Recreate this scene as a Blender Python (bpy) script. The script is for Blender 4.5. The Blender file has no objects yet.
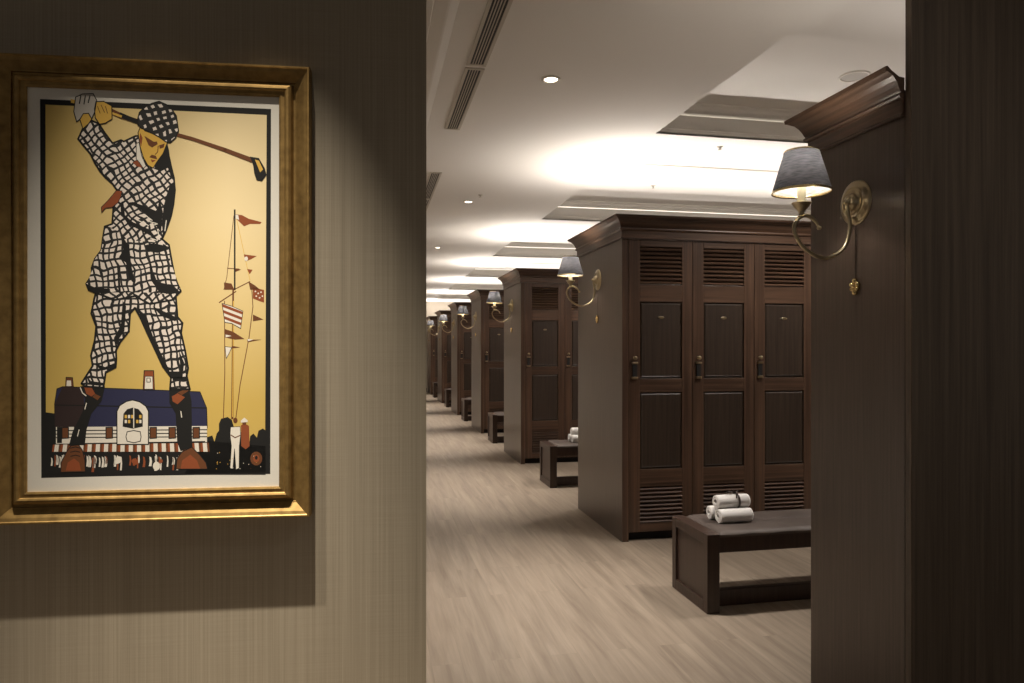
import bpy, bmesh, math, random
from mathutils import Vector, Matrix
random.seed(7)
C = bpy.context.scene.collection
S = bpy.context.scene

# ------------------------------------------------------------------ camera
F_PX, CAM_H, YAW, HORIZON = 700.0, 1.31, math.radians(11.47), 348.0
cd = bpy.data.cameras.new('camera'); cam = bpy.data.objects.new('camera', cd); C.objects.link(cam)
cam.location = (0, 0, CAM_H); cam.rotation_euler = (math.pi/2, 0, -YAW)
cd.sensor_width = 36; cd.lens = F_PX/1024*36; cd.shift_y = (HORIZON-341.5)/1024
cd.clip_start = 0.05
S.camera = cam

# ------------------------------------------------------------------ world, exposure
w = bpy.data.worlds.new('world'); S.world = w; w.use_nodes = True
w.node_tree.nodes['Background'].inputs[0].default_value = (1.0, 0.90, 0.80, 1)
w.node_tree.nodes['Background'].inputs[1].default_value = 0.075
S.view_settings.view_transform = 'Standard'; S.view_settings.look = 'None'
S.view_settings.exposure = 0.28; S.view_settings.gamma = 1.0
S.view_settings.use_curve_mapping = False

# ------------------------------------------------------------------ layout numbers (metres)
ROW_X = 1.667            # plane of the cabinet ends along the corridor
P = 3.065                # repeat of the bays
FRONT = [4.48, 7.71, 10.61, 13.59, 16.62, 19.70]   # door planes of the full banks
DEPTH = 1.02             # depth of a back-to-back bank
NB = 6
CEIL = 2.69
XR = 6.38                # right wall
YEND = 21.0
WARM = (1.0, 0.83, 0.64)
WARM2 = (1.0, 0.92, 0.84)

def area(name, loc, rot, sx, sy, power, col=WARM, spread=math.pi):
    l = bpy.data.lights.new(name, 'AREA'); l.shape = 'RECTANGLE'; l.size = sx; l.size_y = sy
    l.energy = power; l.color = col; l.spread = spread
    o = bpy.data.objects.new(name, l); C.objects.link(o); o.location = loc; o.rotation_euler = rot
    return o
def spot(name, loc, target, power, angle, blend, col=WARM, size=0.03):
    l = bpy.data.lights.new(name, 'SPOT'); l.energy = power; l.color = col
    l.spot_size = math.radians(angle); l.spot_blend = blend; l.shadow_soft_size = size
    o = bpy.data.objects.new(name, l); C.objects.link(o); o.location = loc
    o.rotation_euler = (Vector(target)-Vector(loc)).to_track_quat('-Z', 'Y').to_euler()
    return o

# front and back LED strips lying on the cabinet tops, shining on the ceiling
COVE = 19.0
for k in range(-1, NB):
    y0 = FRONT[k] if k >= 0 else 2.417-DEPTH
    if k >= 0:
        area('cove_and_fill_light', (ROW_X+2.3, y0+0.11, 2.150), (math.pi, 0, 0), 4.4, 0.03, COVE, WARM2)
    area('cove_and_fill_light', (ROW_X+2.3, y0+DEPTH-0.11, 2.150), (math.pi, 0, 0), 4.4, 0.03, COVE if k >= 0 else COVE*.4, WARM2)
    if k >= 0:
        area('cove_and_fill_light', (ROW_X+0.10, y0+DEPTH/2, 2.150), (math.pi, 0, 0), 0.03, 0.75, 9.0, WARM2)  # corridor-side fill, added to lift the brightness of the corridor ceiling
# corridor downlights, plus one unseen fill added to light the foreground floor
for k in range(-1, NB):
    spot('downlight_and_fill_beam', (0.91, 3.48+P*k, CEIL-0.02), (0.91, 3.48+P*k, 0), 270 if k >= 0 else 15, 62, 1.0, WARM2, .02)
# aisle lights in the coffers
for k in range(NB):
    for x in (2.95, 5.0):
        spot('aisle_beam', (x, 3.42+P*k, 2.89), (x, 3.42+P*k, 0), 105, 138, 0.7, WARM2)
# two accent spots over the framed picture
NEAR_CEIL = 3.40
spot('veneer_wall_fill', (1.9, 0.5, NEAR_CEIL-0.02), (1.95, 1.0, 0), 42, 120, 1.0, WARM2, .05)  # unseen fill added to brighten the dark veneer wall, no fitting here
spot('picture_beam', (-0.29, 1.505, NEAR_CEIL-0.02), (-0.28, 1.635, 0), 570, 35, 1.0, (1.0, 0.89, 0.73), 0.012)
spot('picture_beam', (-0.58, 1.53, NEAR_CEIL-0.02), (-0.57, 1.655, 0), 420, 35, 1.0, (1.0, 0.89, 0.73), 0.012)

# ------------------------------------------------------------------ materials
def nt(name):
    m = bpy.data.materials.new(name); m.use_nodes = True
    n = m.node_tree.nodes; l = m.node_tree.links
    return m, n, l, n['Principled BSDF']
def setin(b, key, v):
    if key in b.inputs: b.inputs[key].default_value = v
def plain(name, col, rough=0.6, metal=0.0, spec=0.5, noise=0.0, nscale=40, bump=0.0):
    m, n, l, b = nt(name)
    b.inputs['Base Color'].default_value = (*col, 1); b.inputs['Roughness'].default_value = rough
    b.inputs['Metallic'].default_value = metal; setin(b, 'Specular IOR Level', spec)
    tc = n.new('ShaderNodeTexCoord')
    nz = n.new('ShaderNodeTexNoise'); nz.inputs['Scale'].default_value = nscale; nz.inputs['Detail'].default_value = 4
    l.new(tc.outputs['Object'], nz.inputs['Vector'])
    if noise:
        mx = n.new('ShaderNodeMix'); mx.data_type = 'RGBA'
        mx.inputs[6].default_value = (*[c*(1-noise) for c in col], 1)
        mx.inputs[7].default_value = (*[min(1, c*(1+noise)) for c in col], 1)
        l.new(nz.outputs['Fac'], mx.inputs[0]); l.new(mx.outputs[2], b.inputs['Base Color'])
    if bump:
        bp = n.new('ShaderNodeBump'); bp.inputs['Strength'].default_value = bump; bp.inputs['Distance'].default_value = 0.002
        l.new(nz.outputs['Fac'], bp.inputs['Height']); l.new(bp.outputs['Normal'], b.inputs['Normal'])
    return m
def wood(name, c1, c2, axis='Z', fine=60, rough=0.35, contrast=(0.3, 0.7), blot=0.0, spec=0.5, warp=0.0):
    m, n, l, b = nt(name)
    tc = n.new('ShaderNodeTexCoord'); mp = n.new('ShaderNodeMapping')
    sc = [fine, fine, fine]; sc['XYZ'.index(axis)] = fine*0.02
    mp.inputs['Scale'].default_value = sc
    l.new(tc.outputs['Object'], mp.inputs['Vector'])
    nz = n.new('ShaderNodeTexNoise'); nz.inputs['Scale'].default_value = 1; nz.inputs['Detail'].default_value = 5
    nz.inputs['Roughness'].default_value = 0.65; nz.inputs['Distortion'].default_value = warp
    l.new(mp.outputs[0], nz.inputs['Vector'])
    cr = n.new('ShaderNodeValToRGB')
    cr.color_ramp.elements[0].position = contrast[0]; cr.color_ramp.elements[0].color = (*c1, 1)
    cr.color_ramp.elements[1].position = contrast[1]; cr.color_ramp.elements[1].color = (*c2, 1)
    l.new(nz.outputs['Fac'], cr.inputs[0])
    out = cr.outputs[0]
    if blot:
        mp2 = n.new('ShaderNodeMapping'); s2 = [6, 6, 6]; s2['XYZ'.index(axis)] = 1.5
        mp2.inputs['Scale'].default_value = s2
        l.new(tc.outputs['Object'], mp2.inputs['Vector'])
        n2 = n.new('ShaderNodeTexNoise'); n2.inputs['Scale'].default_value = 1; n2.inputs['Detail'].default_value = 3
        l.new(mp2.outputs[0], n2.inputs['Vector'])
        r2 = n.new('ShaderNodeMapRange'); r2.inputs[1].default_value = 0.3; r2.inputs[2].default_value = 0.7
        r2.inputs[3].default_value = 1-blot; r2.inputs[4].default_value = 1+blot
        l.new(n2.outputs['Fac'], r2.inputs[0])
        vm = n.new('ShaderNodeVectorMath'); vm.operation = 'SCALE'
        l.new(out, vm.inputs[0]); l.new(r2.outputs[0], vm.inputs['Scale']); out = vm.outputs[0]
    l.new(out, b.inputs['Base Color'])
    b.inputs['Roughness'].default_value = rough; setin(b, 'Specular IOR Level', spec)
    bp = n.new('ShaderNodeBump'); bp.inputs['Strength'].default_value = 0.08; bp.inputs['Distance'].default_value = 0.001
    l.new(nz.outputs['Fac'], bp.inputs['Height']); l.new(bp.outputs['Normal'], b.inputs['Normal'])
    return m
def emis(name, col, strength):
    m, n, l, b = nt(name)
    b.inputs['Base Color'].default_value = (*col, 1)
    b.inputs['Emission Color'].default_value = (*col, 1); b.inputs['Emission Strength'].default_value = strength
    return m

M = {}
M['veneer'] = wood('grey_brown_veneer', (0.058, 0.040, 0.031), (0.100, 0.072, 0.057), 'Z', 110, 0.29)
M['slab'] = wood('dark_veneer', (0.062, 0.044, 0.030), (0.125, 0.092, 0.064), 'Z', 70, 0.42)
M['walnut_v'] = wood('walnut_upright', (0.022, 0.011, 0.007), (0.120, 0.068, 0.042), 'Z', 42, 0.34, (0.25, 0.75), 0.30, warp=0.6)
M['walnut_h'] = wood('walnut_crosswise', (0.022, 0.011, 0.007), (0.120, 0.068, 0.042), 'X', 42, 0.34, (0.25, 0.75), 0.30, warp=0.6)
M['walnut_y'] = wood('walnut_lengthwise', (0.022, 0.011, 0.007), (0.120, 0.068, 0.042), 'Y', 42, 0.34, (0.25, 0.75), 0.30, warp=0.6)
M['panelwood'] = wood('panel_veneer', (0.020, 0.013, 0.009), (0.048, 0.032, 0.022), 'Z', 90, 0.38)
M['benchwood'] = wood('bench_wood', (0.022, 0.011, 0.008), (0.048, 0.027, 0.018), 'Z', 60, 0.38)
M['dark'] = plain('shadow_gap_board', (0.006, 0.004, 0.003), 0.8)
M['ceiling'] = plain('ceiling_paint', (0.76, 0.735, 0.70), 0.9, spec=0.2, noise=0.015, nscale=1.5)
M['trimwhite'] = plain('trim_paint', (0.74, 0.71, 0.66), 0.6, spec=0.3)
M['wallpaint'] = plain('end_wall_paint', (0.46, 0.41, 0.34), 0.9)
M['black'] = plain('black_metal', (0.01, 0.01, 0.01), 0.45)
M['grille'] = plain('grille_paint', (0.50, 0.46, 0.40), 0.5)
M['brass'] = plain('antique_brass', (0.46, 0.39, 0.26), 0.28, 1.0, noise=0.1, nscale=60)
M['gold'] = plain('polished_gold', (0.80, 0.63, 0.32), 0.22, 1.0)
M['candle'] = plain('candle_sleeve', (0.80, 0.72, 0.52), 0.6)
M['towel'] = plain('white_terry', (0.78, 0.76, 0.74), 0.95, noise=0.05, nscale=220, bump=1.0)
M['ribbon'] = plain('dark_ribbon', (0.035, 0.020, 0.015), 0.5)
M['leather'] = plain('dark_leather', (0.070, 0.052, 0.043), 0.6, noise=0.5, nscale=7, bump=0.3)
M['led'] = emis('led_tape', (1.0, .92, .82), 1.2)
M['lens'] = emis('lamp_lens', (1.0, 0.85, 0.65), 9)
M['bulb'] = emis('bulb_glass', (1.0, 0.92, 0.80), 40)

def floor_mat():
    m, n, l, b = nt('oak_planks')
    tc = n.new('ShaderNodeTexCoord')
    rot = n.new('ShaderNodeMapping'); rot.inputs['Rotation'].default_value = (0, 0, math.pi/2)
    l.new(tc.outputs['Object'], rot.inputs['Vector'])
    br = n.new('ShaderNodeTexBrick'); br.offset = 0.37
    br.inputs['Scale'].default_value = 1; br.inputs['Brick Width'].default_value = 1.22
    br.inputs['Row Height'].default_value = 0.125; br.inputs['Mortar Size'].default_value = 0.0006
    br.inputs['Mortar Smooth'].default_value = 0.3; br.inputs['Bias'].default_value = 0.0
    br.inputs['Color1'].default_value = (0.0, 0, 0, 1); br.inputs['Color2'].default_value = (1, 1, 1, 1)
    br.inputs['Mortar'].default_value = (0.5, 0.5, 0.5, 1)
    l.new(rot.outputs[0], br.inputs['Vector'])
    mp = n.new('ShaderNodeMapping'); mp.inputs['Scale'].default_value = (20, 1.25, 20)
    ad = n.new('ShaderNodeVectorMath'); ad.operation = 'MULTIPLY_ADD'
    ad.inputs[1].default_value = (3.7, 9.1, 0)
    l.new(br.outputs['Color'], ad.inputs[0]); l.new(tc.outputs['Object'], ad.inputs[2])
    l.new(ad.outputs[0], mp.inputs['Vector'])
    nz = n.new('ShaderNodeTexNoise'); nz.inputs['Scale'].default_value = 1; nz.inputs['Detail'].default_value = 6
    nz.inputs['Roughness'].default_value = 0.62; nz.inputs['Distortion'].default_value = 0.4
    l.new(mp.outputs[0], nz.inputs['Vector'])
    cr = n.new('ShaderNodeValToRGB'); e = cr.color_ramp.elements
    e[0].position = 0.25; e[0].color = (0.165, 0.129, 0.097, 1)
    e[1].position = 0.78; e[1].color = (0.345, 0.283, 0.218, 1)
    l.new(nz.outputs['Fac'], cr.inputs[0])
    # a tone of its own for each plank
    mr = n.new('ShaderNodeMapRange'); mr.inputs[3].default_value = 0.92; mr.inputs[4].default_value = 1.07
    l.new(br.outputs['Color'], mr.inputs[0])
    vm = n.new('ShaderNodeVectorMath'); vm.operation = 'SCALE'
    l.new(cr.outputs[0], vm.inputs[0]); l.new(mr.outputs[0], vm.inputs['Scale'])
    mx = n.new('ShaderNodeMix'); mx.data_type = 'RGBA'; mx.inputs[7].default_value = (0.13, 0.10, 0.07, 1)
    l.new(vm.outputs[0], mx.inputs[6])
    mf = n.new('ShaderNodeMath'); mf.operation = 'MULTIPLY'; mf.inputs[1].default_value = 0.35
    l.new(br.outputs['Fac'], mf.inputs[0]); l.new(mf.outputs[0], mx.inputs[0])
    l.new(mx.outputs[2], b.inputs['Base Color'])
    b.inputs['Roughness'].default_value = 0.42; setin(b, 'Specular IOR Level', 0.4)
    return m
M['floor'] = floor_mat()

def fabric_mat():
    m, n, l, b = nt('silk_wallcovering')
    tc = n.new('ShaderNodeTexCoord'); f = []
    for sc, det in (((420, 420, 2.2), 3), ((170, 170, 0.9), 3), ((5, 5, 500), 2)):
        mp = n.new('ShaderNodeMapping'); mp.inputs['Scale'].default_value = sc
        l.new(tc.outputs['Object'], mp.inputs['Vector'])
        nz = n.new('ShaderNodeTexNoise'); nz.inputs['Scale'].default_value = 1; nz.inputs['Detail'].default_value = det
        l.new(mp.outputs[0], nz.inputs['Vector']); f.append(nz.outputs['Fac'])
    a1 = n.new('ShaderNodeMath'); a1.operation = 'ADD'; l.new(f[0], a1.inputs[0]); l.new(f[1], a1.inputs[1])
    a2 = n.new('ShaderNodeMath'); a2.operation = 'MULTIPLY_ADD'; a2.inputs[1].default_value = 0.45
    l.new(f[2], a2.inputs[0]); l.new(a1.outputs[0], a2.inputs[2])
    cr = n.new('ShaderNodeMapRange'); cr.inputs[1].default_value = 0.75; cr.inputs[2].default_value = 1.7
    l.new(a2.outputs[0], cr.inputs[0])
    mx = n.new('ShaderNodeMix'); mx.data_type = 'RGBA'
    mx.inputs[6].default_value = (0.26, 0.222, 0.165, 1); mx.inputs[7].default_value = (0.42, 0.366, 0.282, 1)
    l.new(cr.outputs[0], mx.inputs[0]); l.new(mx.outputs[2], b.inputs['Base Color'])
    b.inputs['Roughness'].default_value = 0.62; setin(b, 'Specular IOR Level', 0.35)
    return m
M['fabric'] = fabric_mat()

def shade_mat(name, col, trans):
    m = bpy.data.materials.new(name); m.use_nodes = True; n = m.node_tree.nodes; l = m.node_tree.links
    for x in list(n): n.remove(x)
    o = n.new('ShaderNodeOutputMaterial'); mix = n.new('ShaderNodeMixShader'); mix.inputs[0].default_value = trans
    d = n.new('ShaderNodeBsdfDiffuse'); t = n.new('ShaderNodeBsdfTranslucent')
    tc = n.new('ShaderNodeTexCoord'); mp = n.new('ShaderNodeMapping'); mp.inputs['Scale'].default_value = (38, 38, 240)
    nz = n.new('ShaderNodeTexNoise'); nz.inputs['Scale'].default_value = 1; nz.inputs['Detail'].default_value = 4
    l.new(tc.outputs['Object'], mp.inputs['Vector']); l.new(mp.outputs[0], nz.inputs['Vector'])
    mx = n.new('ShaderNodeMix'); mx.data_type = 'RGBA'
    mx.inputs[6].default_value = (*[c*0.15 for c in col], 1); mx.inputs[7].default_value = (*[min(1, c*2.0) for c in col], 1)
    l.new(nz.outputs['Fac'], mx.inputs[0])
    l.new(mx.outputs[2], d.inputs[0]); l.new(mx.outputs[2], t.inputs[0])
    l.new(d.outputs[0], mix.inputs[1]); l.new(t.outputs[0], mix.inputs[2]); l.new(mix.outputs[0], o.inputs[0])
    return m
M['shade_out'] = shade_mat('dark_shade_fabric', (0.080, 0.080, 0.090), 0.48)
M['shade_in'] = shade_mat('white_shade_lining', (0.60, 0.56, 0.50), 0.5)

def frame_mat():
    m, n, l, b = nt('bronze_gilt')
    tc = n.new('ShaderNodeTexCoord'); nz = n.new('ShaderNodeTexNoise'); nz.inputs['Scale'].default_value = 45
    nz.inputs['Detail'].default_value = 6; l.new(tc.outputs['Object'], nz.inputs['Vector'])
    mx = n.new('ShaderNodeMix'); mx.data_type = 'RGBA'
    mx.inputs[6].default_value = (0.14, 0.082, 0.028, 1); mx.inputs[7].default_value = (0.52, 0.34, 0.12, 1)
    l.new(nz.outputs['Fac'], mx.inputs[0]); l.new(mx.outputs[2], b.inputs['Base Color'])
    b.inputs['Metallic'].default_value = 0.75; b.inputs['Roughness'].default_value = 0.50
    return m
M['frame'] = frame_mat()

# ------------------------------------------------------------------ mesh helpers
class MB:
    def __init__(s, mats): s.bm = bmesh.new(); s.mats = mats
    def face(s, pts, mi=0, smooth=False):
        vs = [s.bm.verts.new(p) for p in pts]
        try: f = s.bm.faces.new(vs)
        except ValueError: return None
        f.material_index = mi; f.smooth = smooth; return f
    def box(s, a, b, mi=0, mat=None):
        (x0, y0, z0), (x1, y1, z1) = a, b
        c = [(x0,y0,z0),(x1,y0,z0),(x1,y1,z0),(x0,y1,z0),(x0,y0,z1),(x1,y0,z1),(x1,y1,z1),(x0,y1,z1)]
        if mat is not None: c = [mat @ Vector(p) for p in c]
        v = [s.bm.verts.new(p) for p in c]
        for q in ((3,2,1,0),(4,5,6,7),(0,1,5,4),(1,2,6,5),(2,3,7,6),(3,0,4,7)):
            f = s.bm.faces.new([v[i] for i in q]); f.material_index = mi
    def rings(s, rings, mi=0, smooth=True, closed=True, cap0=False, cap1=False):
        R = [[s.bm.verts.new(p) for p in r] for r in rings]
        n = len(R[0])
        for i in range(len(R)-1):
            for j in range(n if closed else n-1):
                f = s.bm.faces.new([R[i][j], R[i][(j+1) % n], R[i+1][(j+1) % n], R[i+1][j]])
                f.material_index = mi[i] if isinstance(mi, list) else mi; f.smooth = smooth
        if cap0: f = s.bm.faces.new(R[0][::-1]); f.material_index = mi if not isinstance(mi, list) else mi[0]
        if cap1: f = s.bm.faces.new(R[-1]); f.material_index = mi if not isinstance(mi, list) else mi[-1]
    def lathe(s, prof, origin=(0,0,0), axis='Z', seg=32, mi=0, smooth=True):
        o = Vector(origin); rr = []
        for r, h in prof:
            ring = []
            for j in range(seg):
                a = 2*math.pi*j/seg; u, v = r*math.cos(a), r*math.sin(a)
                if axis == 'Z': p = (u, v, h)
                elif axis == 'X': p = (h, u, v)
                else: p = (v, h, u)
                ring.append(o+Vector(p))
            rr.append(ring)
        s.rings(rr, mi, smooth)
    def tube(s, pts, r, seg=12, mi=0, caps=True):
        pts = [Vector(p) for p in pts]; rr = []
        up = Vector((0, 1, 0))
        for i, p in enumerate(pts):
            t = (pts[min(i+1, len(pts)-1)]-pts[max(i-1, 0)]).normalized()
            if abs(t.dot(up)) > .95: u = t.cross(Vector((1, 0, 0))).normalized()
            else: u = t.cross(up).normalized()
            v = t.cross(u).normalized(); ri = r(i/(len(pts)-1)) if callable(r) else r
            rr.append([p+u*ri*math.cos(2*math.pi*j/seg)+v*ri*math.sin(2*math.pi*j/seg) for j in range(seg)])
        s.rings(rr, mi, True, True, caps, caps)
    def sweep(s, path, prof, closed=False, mi=0, caps=True, side=1):
        """profile (out, z) run along a plan path with mitred corners; out is to the left of travel * side"""
        n = len(path); P2 = [Vector((p[0], p[1])) for p in path]; rr = []
        for i in range(n):
            a = P2[i]-P2[i-1] if (i > 0 or closed) else None
            b = P2[(i+1) % n]-P2[i] if (i < n-1 or closed) else None
            if a is None: a = b
            if b is None: b = a
            a = a.normalized(); b = b.normalized()
            na = Vector((-a.y, a.x))*side; nb = Vector((-b.y, b.x))*side
            m = (na+nb); m = m/(m.dot(na)) if m.length > 1e-6 else na
            rr.append([(P2[i].x+m.x*o, P2[i].y+m.y*o, z) for o, z in prof])
        if closed: rr.append(rr[0])
        s.rings(rr, mi, False, True, caps and not closed, caps and not closed)
    def build(s, name, parent=None, bevel=0, loc=None, normals=True):
        if normals: bmesh.ops.recalc_face_normals(s.bm, faces=s.bm.faces)
        me = bpy.data.meshes.new(name); s.bm.to_mesh(me); s.bm.free()
        for m in s.mats: me.materials.append(m)
        o = bpy.data.objects.new(name, me); C.objects.link(o)
        if parent: o.parent = parent
        if loc: o.location = loc
        if bevel:
            b = o.modifiers.new('bevel', 'BEVEL'); b.width = bevel; b.segments = 2; b.limit_method = 'ANGLE'
            b.harden_normals = False
        return o
def tag(o, label, cat, group=None):
    o['label'] = label; o['category'] = cat
    if group: o['group'] = group
    return o
def struct(o): o['kind'] = 'structure'; return o
def empty(name, loc, rz=0):
    o = bpy.data.objects.new(name, None); C.objects.link(o); o.location = loc; o.rotation_euler = (0, 0, rz)
    o.empty_display_size = .1
    return o
def kids(o): return [c for c in bpy.data.objects if c.parent == o]
def dup(o, parent=None):
    c = o.copy(); C.objects.link(c)
    if parent: c.parent = parent
    for k in kids(o): dup(k, c)
    return c

# ------------------------------------------------------------------ picture wall frame of reference
WALL_YAW = math.radians(-4.67)
E = Vector((0.1515, 1.93, 0))                       # right-hand corner of the picture wall
WD = Vector((math.cos(WALL_YAW), math.sin(WALL_YAW), 0)); WN = Vector((-WD.y, WD.x, 0))  # WN points away from the viewer
def wall_uv(px, py, out=0.0):
    """point of the wall plane (shifted out by `out` towards the room): (u to the right from the corner, height)"""
    dx = (px-512)/F_PX; dz = (HORIZON-py)/F_PX
    d = Vector((dx*math.cos(YAW)+math.sin(YAW), math.cos(YAW)-dx*math.sin(YAW), dz))
    o = E-WN*out; t = o.dot(WN)/d.dot(WN); q = d*t
    return (q-o).dot(WD), q.z+CAM_H

# ================================================================== SETTING
m = MB([M['floor']]); m.box((-3.2, -2.5, -0.1), (XR+.1, YEND+.1, 0)); struct(m.build('floor'))

# ceiling, with one opening over each aisle
m = MB([M['ceiling']]); CT = CEIL+.275
CX0, CX1 = 1.80, 6.1
m.box((-3.2, 1.93, CEIL), (CX0-.0, YEND+.1, CT)); m.box((CX1, 1.93, CEIL), (XR+.1, YEND+.1, CT))
m.box((-3.2, -2.5, NEAR_CEIL), (XR+.1, 1.935, NEAR_CEIL+.1)); m.box((.16, 1.93, CT), (XR+.1, 1.96, NEAR_CEIL))
ys = [1.93]
for k in range(NB): ys += [2.77+P*k, 4.23+P*k]
ys.append(YEND+.1)
TR = .16
# upper slab of the coffers
m2y = []
for i in range(0, len(ys), 2):
    m.box((CX0, ys[i], CEIL), (CX1, ys[i+1], CEIL+.012))
m.box((CX0, 1.93, CT-.05), (CX1, YEND+.1, CT))
struct(m.build('ceiling'))
# mouldings inside the coffers
prof = [(0, 0), (0, .012), (.010, .014), (.010, .022), (.018, .028), (.026, .044), (.044, .056), (.044, .064), (.056, .067), (.056, .080),
        (.056, .150), (.062, .152), (.100, .153), (.100, .166), (.050, .167), (.058, .170), (.058, .177), (.050, .177), (.050, .184), (.040, .188), (.032, .204), (.012, .214), (.012, .224), (-.002, .226),
        (-.002, .240), (.14, .240), (.14, .0125)]
LED = 13      # the profile step that carries the LED tape at the back of the recess
prof = [(o, CEIL+z) for o, z in prof]
for k in range(NB):
    ya, yb = 2.77+P*k, 4.23+P*k
    m = MB([M['trimwhite'], M['led']])
    m.sweep([(CX0, ya), (CX1, ya), (CX1, yb), (CX0, yb)], prof, closed=True, side=-1)
    for f in m.bm.faces:
        zs = [v.co.z for v in f.verts]
        if abs(min(zs)-CEIL-.153) < 1e-4 and abs(max(zs)-CEIL-.166) < 1e-4: f.material_index = 1
    struct(m.build('trim_%d' % (k+2)))

# picture wall and the corridor wall that starts at its corner
m = MB([M['fabric']]); m.box((-3.2, 0, 0), (0, .08, NEAR_CEIL))
o = struct(m.build('wall_left')); o.location = E; o.rotation_euler = (0, 0, WALL_YAW)
M['cream'] = plain('cream_paint', (.66, .60, .52), .9)
m = MB([M['cream']]); m.box((-.05, 2.04, 0), (.148, YEND, CEIL)); struct(m.build('wall_corridor_left'))
m = MB([M['wallpaint']]); m.box((.148, YEND, 0), (XR, YEND+.1, CEIL)); struct(m.build('wall_back'))
m = MB([M['wallpaint']]); m.box((XR, 1.933, 0), (XR+.1, YEND, CEIL)); struct(m.build('wall_aisle_right'))
m = MB([M['slab']]); m.box((ROW_X, 1.906, 0), (XR+.1, 1.932, CEIL-.001)); struct(m.build('wall_right', bevel=.0015))
m = MB([M['black']]); m.box((.16, YEND-.018, 0), (ROW_X, YEND-.001, .11)); struct(m.build('baseboard_back'))
# ceiling moulding along the left side of the corridor
m = MB([M['trimwhite']])
pr = [(0, 2.53), (.02, 2.53), (.022, 2.55), (.035, 2.57), (.06, 2.60), (.085, 2.612), (.090, 2.632), (.095, 2.650), (.150, 2.652), (.152, 2.664),
      (.162, 2.666), (.198, 2.684), (.2, CEIL-.0005), (0, CEIL-.0005)]
m.sweep([(.1485, 2.05), (.1485, YEND-.02)], pr, side=-1); struct(m.build('trim_1'))

# ================================================================== PICTURE
OUT = 0.042
u0, _ = wall_uv(-10.5, 290, OUT); u1, _ = wall_uv(309.5, 290, OUT)
zt = wall_uv(312.3, 66.3, OUT)[1]; zb = wall_uv(312.3, 517.0, OUT)[1]
uc = (u0+u1)/2; HW = (u1-u0)/2
base = E+WD*uc; PZ = zb
pic = empty('framed_picture', (base.x, base.y, PZ), WALL_YAW)
tag(pic, 'large gilt framed poster of a golfer in a checked suit hanging on the silk wall', 'picture')
H = zt-zb
fw = .080
# frame profile: (inwards from the outer edge, out from the wall)
fp = [(0, .003), (0, .036), (.002, .042), (.006, .042), (.008, .039), (.016, .036), (.026, .030), (.036, .024), (.039, .023), (.040, .018), (.045, .018), (.047, .024),
      (.050, .032), (.055, .037), (.060, .038), (.064, .036), (.066, .032), (.070, .032), (.075, .033), (fw, .031), (fw, .003)]
m = MB([M['frame']]); rr = []
for cx, cz, sx, sz in ((-HW, 0, 1, 1), (HW, 0, -1, 1), (HW, H, -1, -1), (-HW, H, 1, -1)):
    rr.append([(cx+sx*i, -o, cz+sz*i) for i, o in fp])
rr.append(rr[0]); m.rings(rr, 0, False, True); m.build('frame', pic)

PRINT_OUT = .026
def pp(px, py, layer=0):
    u, z = wall_uv(px, py, PRINT_OUT)
    return (u-uc, -PRINT_OUT-layer*.00004, z-PZ)
def ink(name, col, rough=.75): return plain(name, col, rough, spec=.25, noise=.05, nscale=300)
def plaid_mat(name, rot, sx, sz, wx=.34, wz=.34, dark=(.012, .012, .012)):
    mt, n, l, b = nt(name); tc = n.new('ShaderNodeTexCoord')
    nz = n.new('ShaderNodeTexNoise'); nz.inputs['Scale'].default_value = 22; nz.inputs['Detail'].default_value = 1
    l.new(tc.outputs['Object'], nz.inputs['Vector'])
    ma = n.new('ShaderNodeVectorMath'); ma.operation = 'MULTIPLY_ADD'; ma.inputs[1].default_value = (.028, 0, .028)
    l.new(nz.outputs['Color'], ma.inputs[0]); l.new(tc.outputs['Object'], ma.inputs[2])
    mp = n.new('ShaderNodeMapping'); mp.inputs['Rotation'].default_value = (0, math.radians(rot), 0)
    l.new(ma.outputs[0], mp.inputs['Vector']); sp = n.new('ShaderNodeSeparateXYZ'); l.new(mp.outputs[0], sp.inputs[0])
    outs = []
    for ax, s_, wd in (('X', sx, wx), ('Z', sz, wz)):
        mu = n.new('ShaderNodeMath'); mu.operation = 'MULTIPLY'; mu.inputs[1].default_value = s_; l.new(sp.outputs[ax], mu.inputs[0])
        fr = n.new('ShaderNodeMath'); fr.operation = 'FRACT'; l.new(mu.outputs[0], fr.inputs[0])
        gt = n.new('ShaderNodeMath'); gt.operation = 'GREATER_THAN'; gt.inputs[1].default_value = wd; l.new(fr.outputs[0], gt.inputs[0])
        outs.append(gt.outputs[0])
    mm = n.new('ShaderNodeMath'); mm.operation = 'MULTIPLY'; l.new(outs[0], mm.inputs[0]); l.new(outs[1], mm.inputs[1])
    mx = n.new('ShaderNodeMix'); mx.data_type = 'RGBA'; mx.inputs[6].default_value = (*dark, 1); mx.inputs[7].default_value = (.80, .72, .66, 1)
    l.new(mm.outputs[0], mx.inputs[0]); l.new(mx.outputs[2], b.inputs['Base Color']); b.inputs['Roughness'].default_value = .75
    return mt
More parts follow.
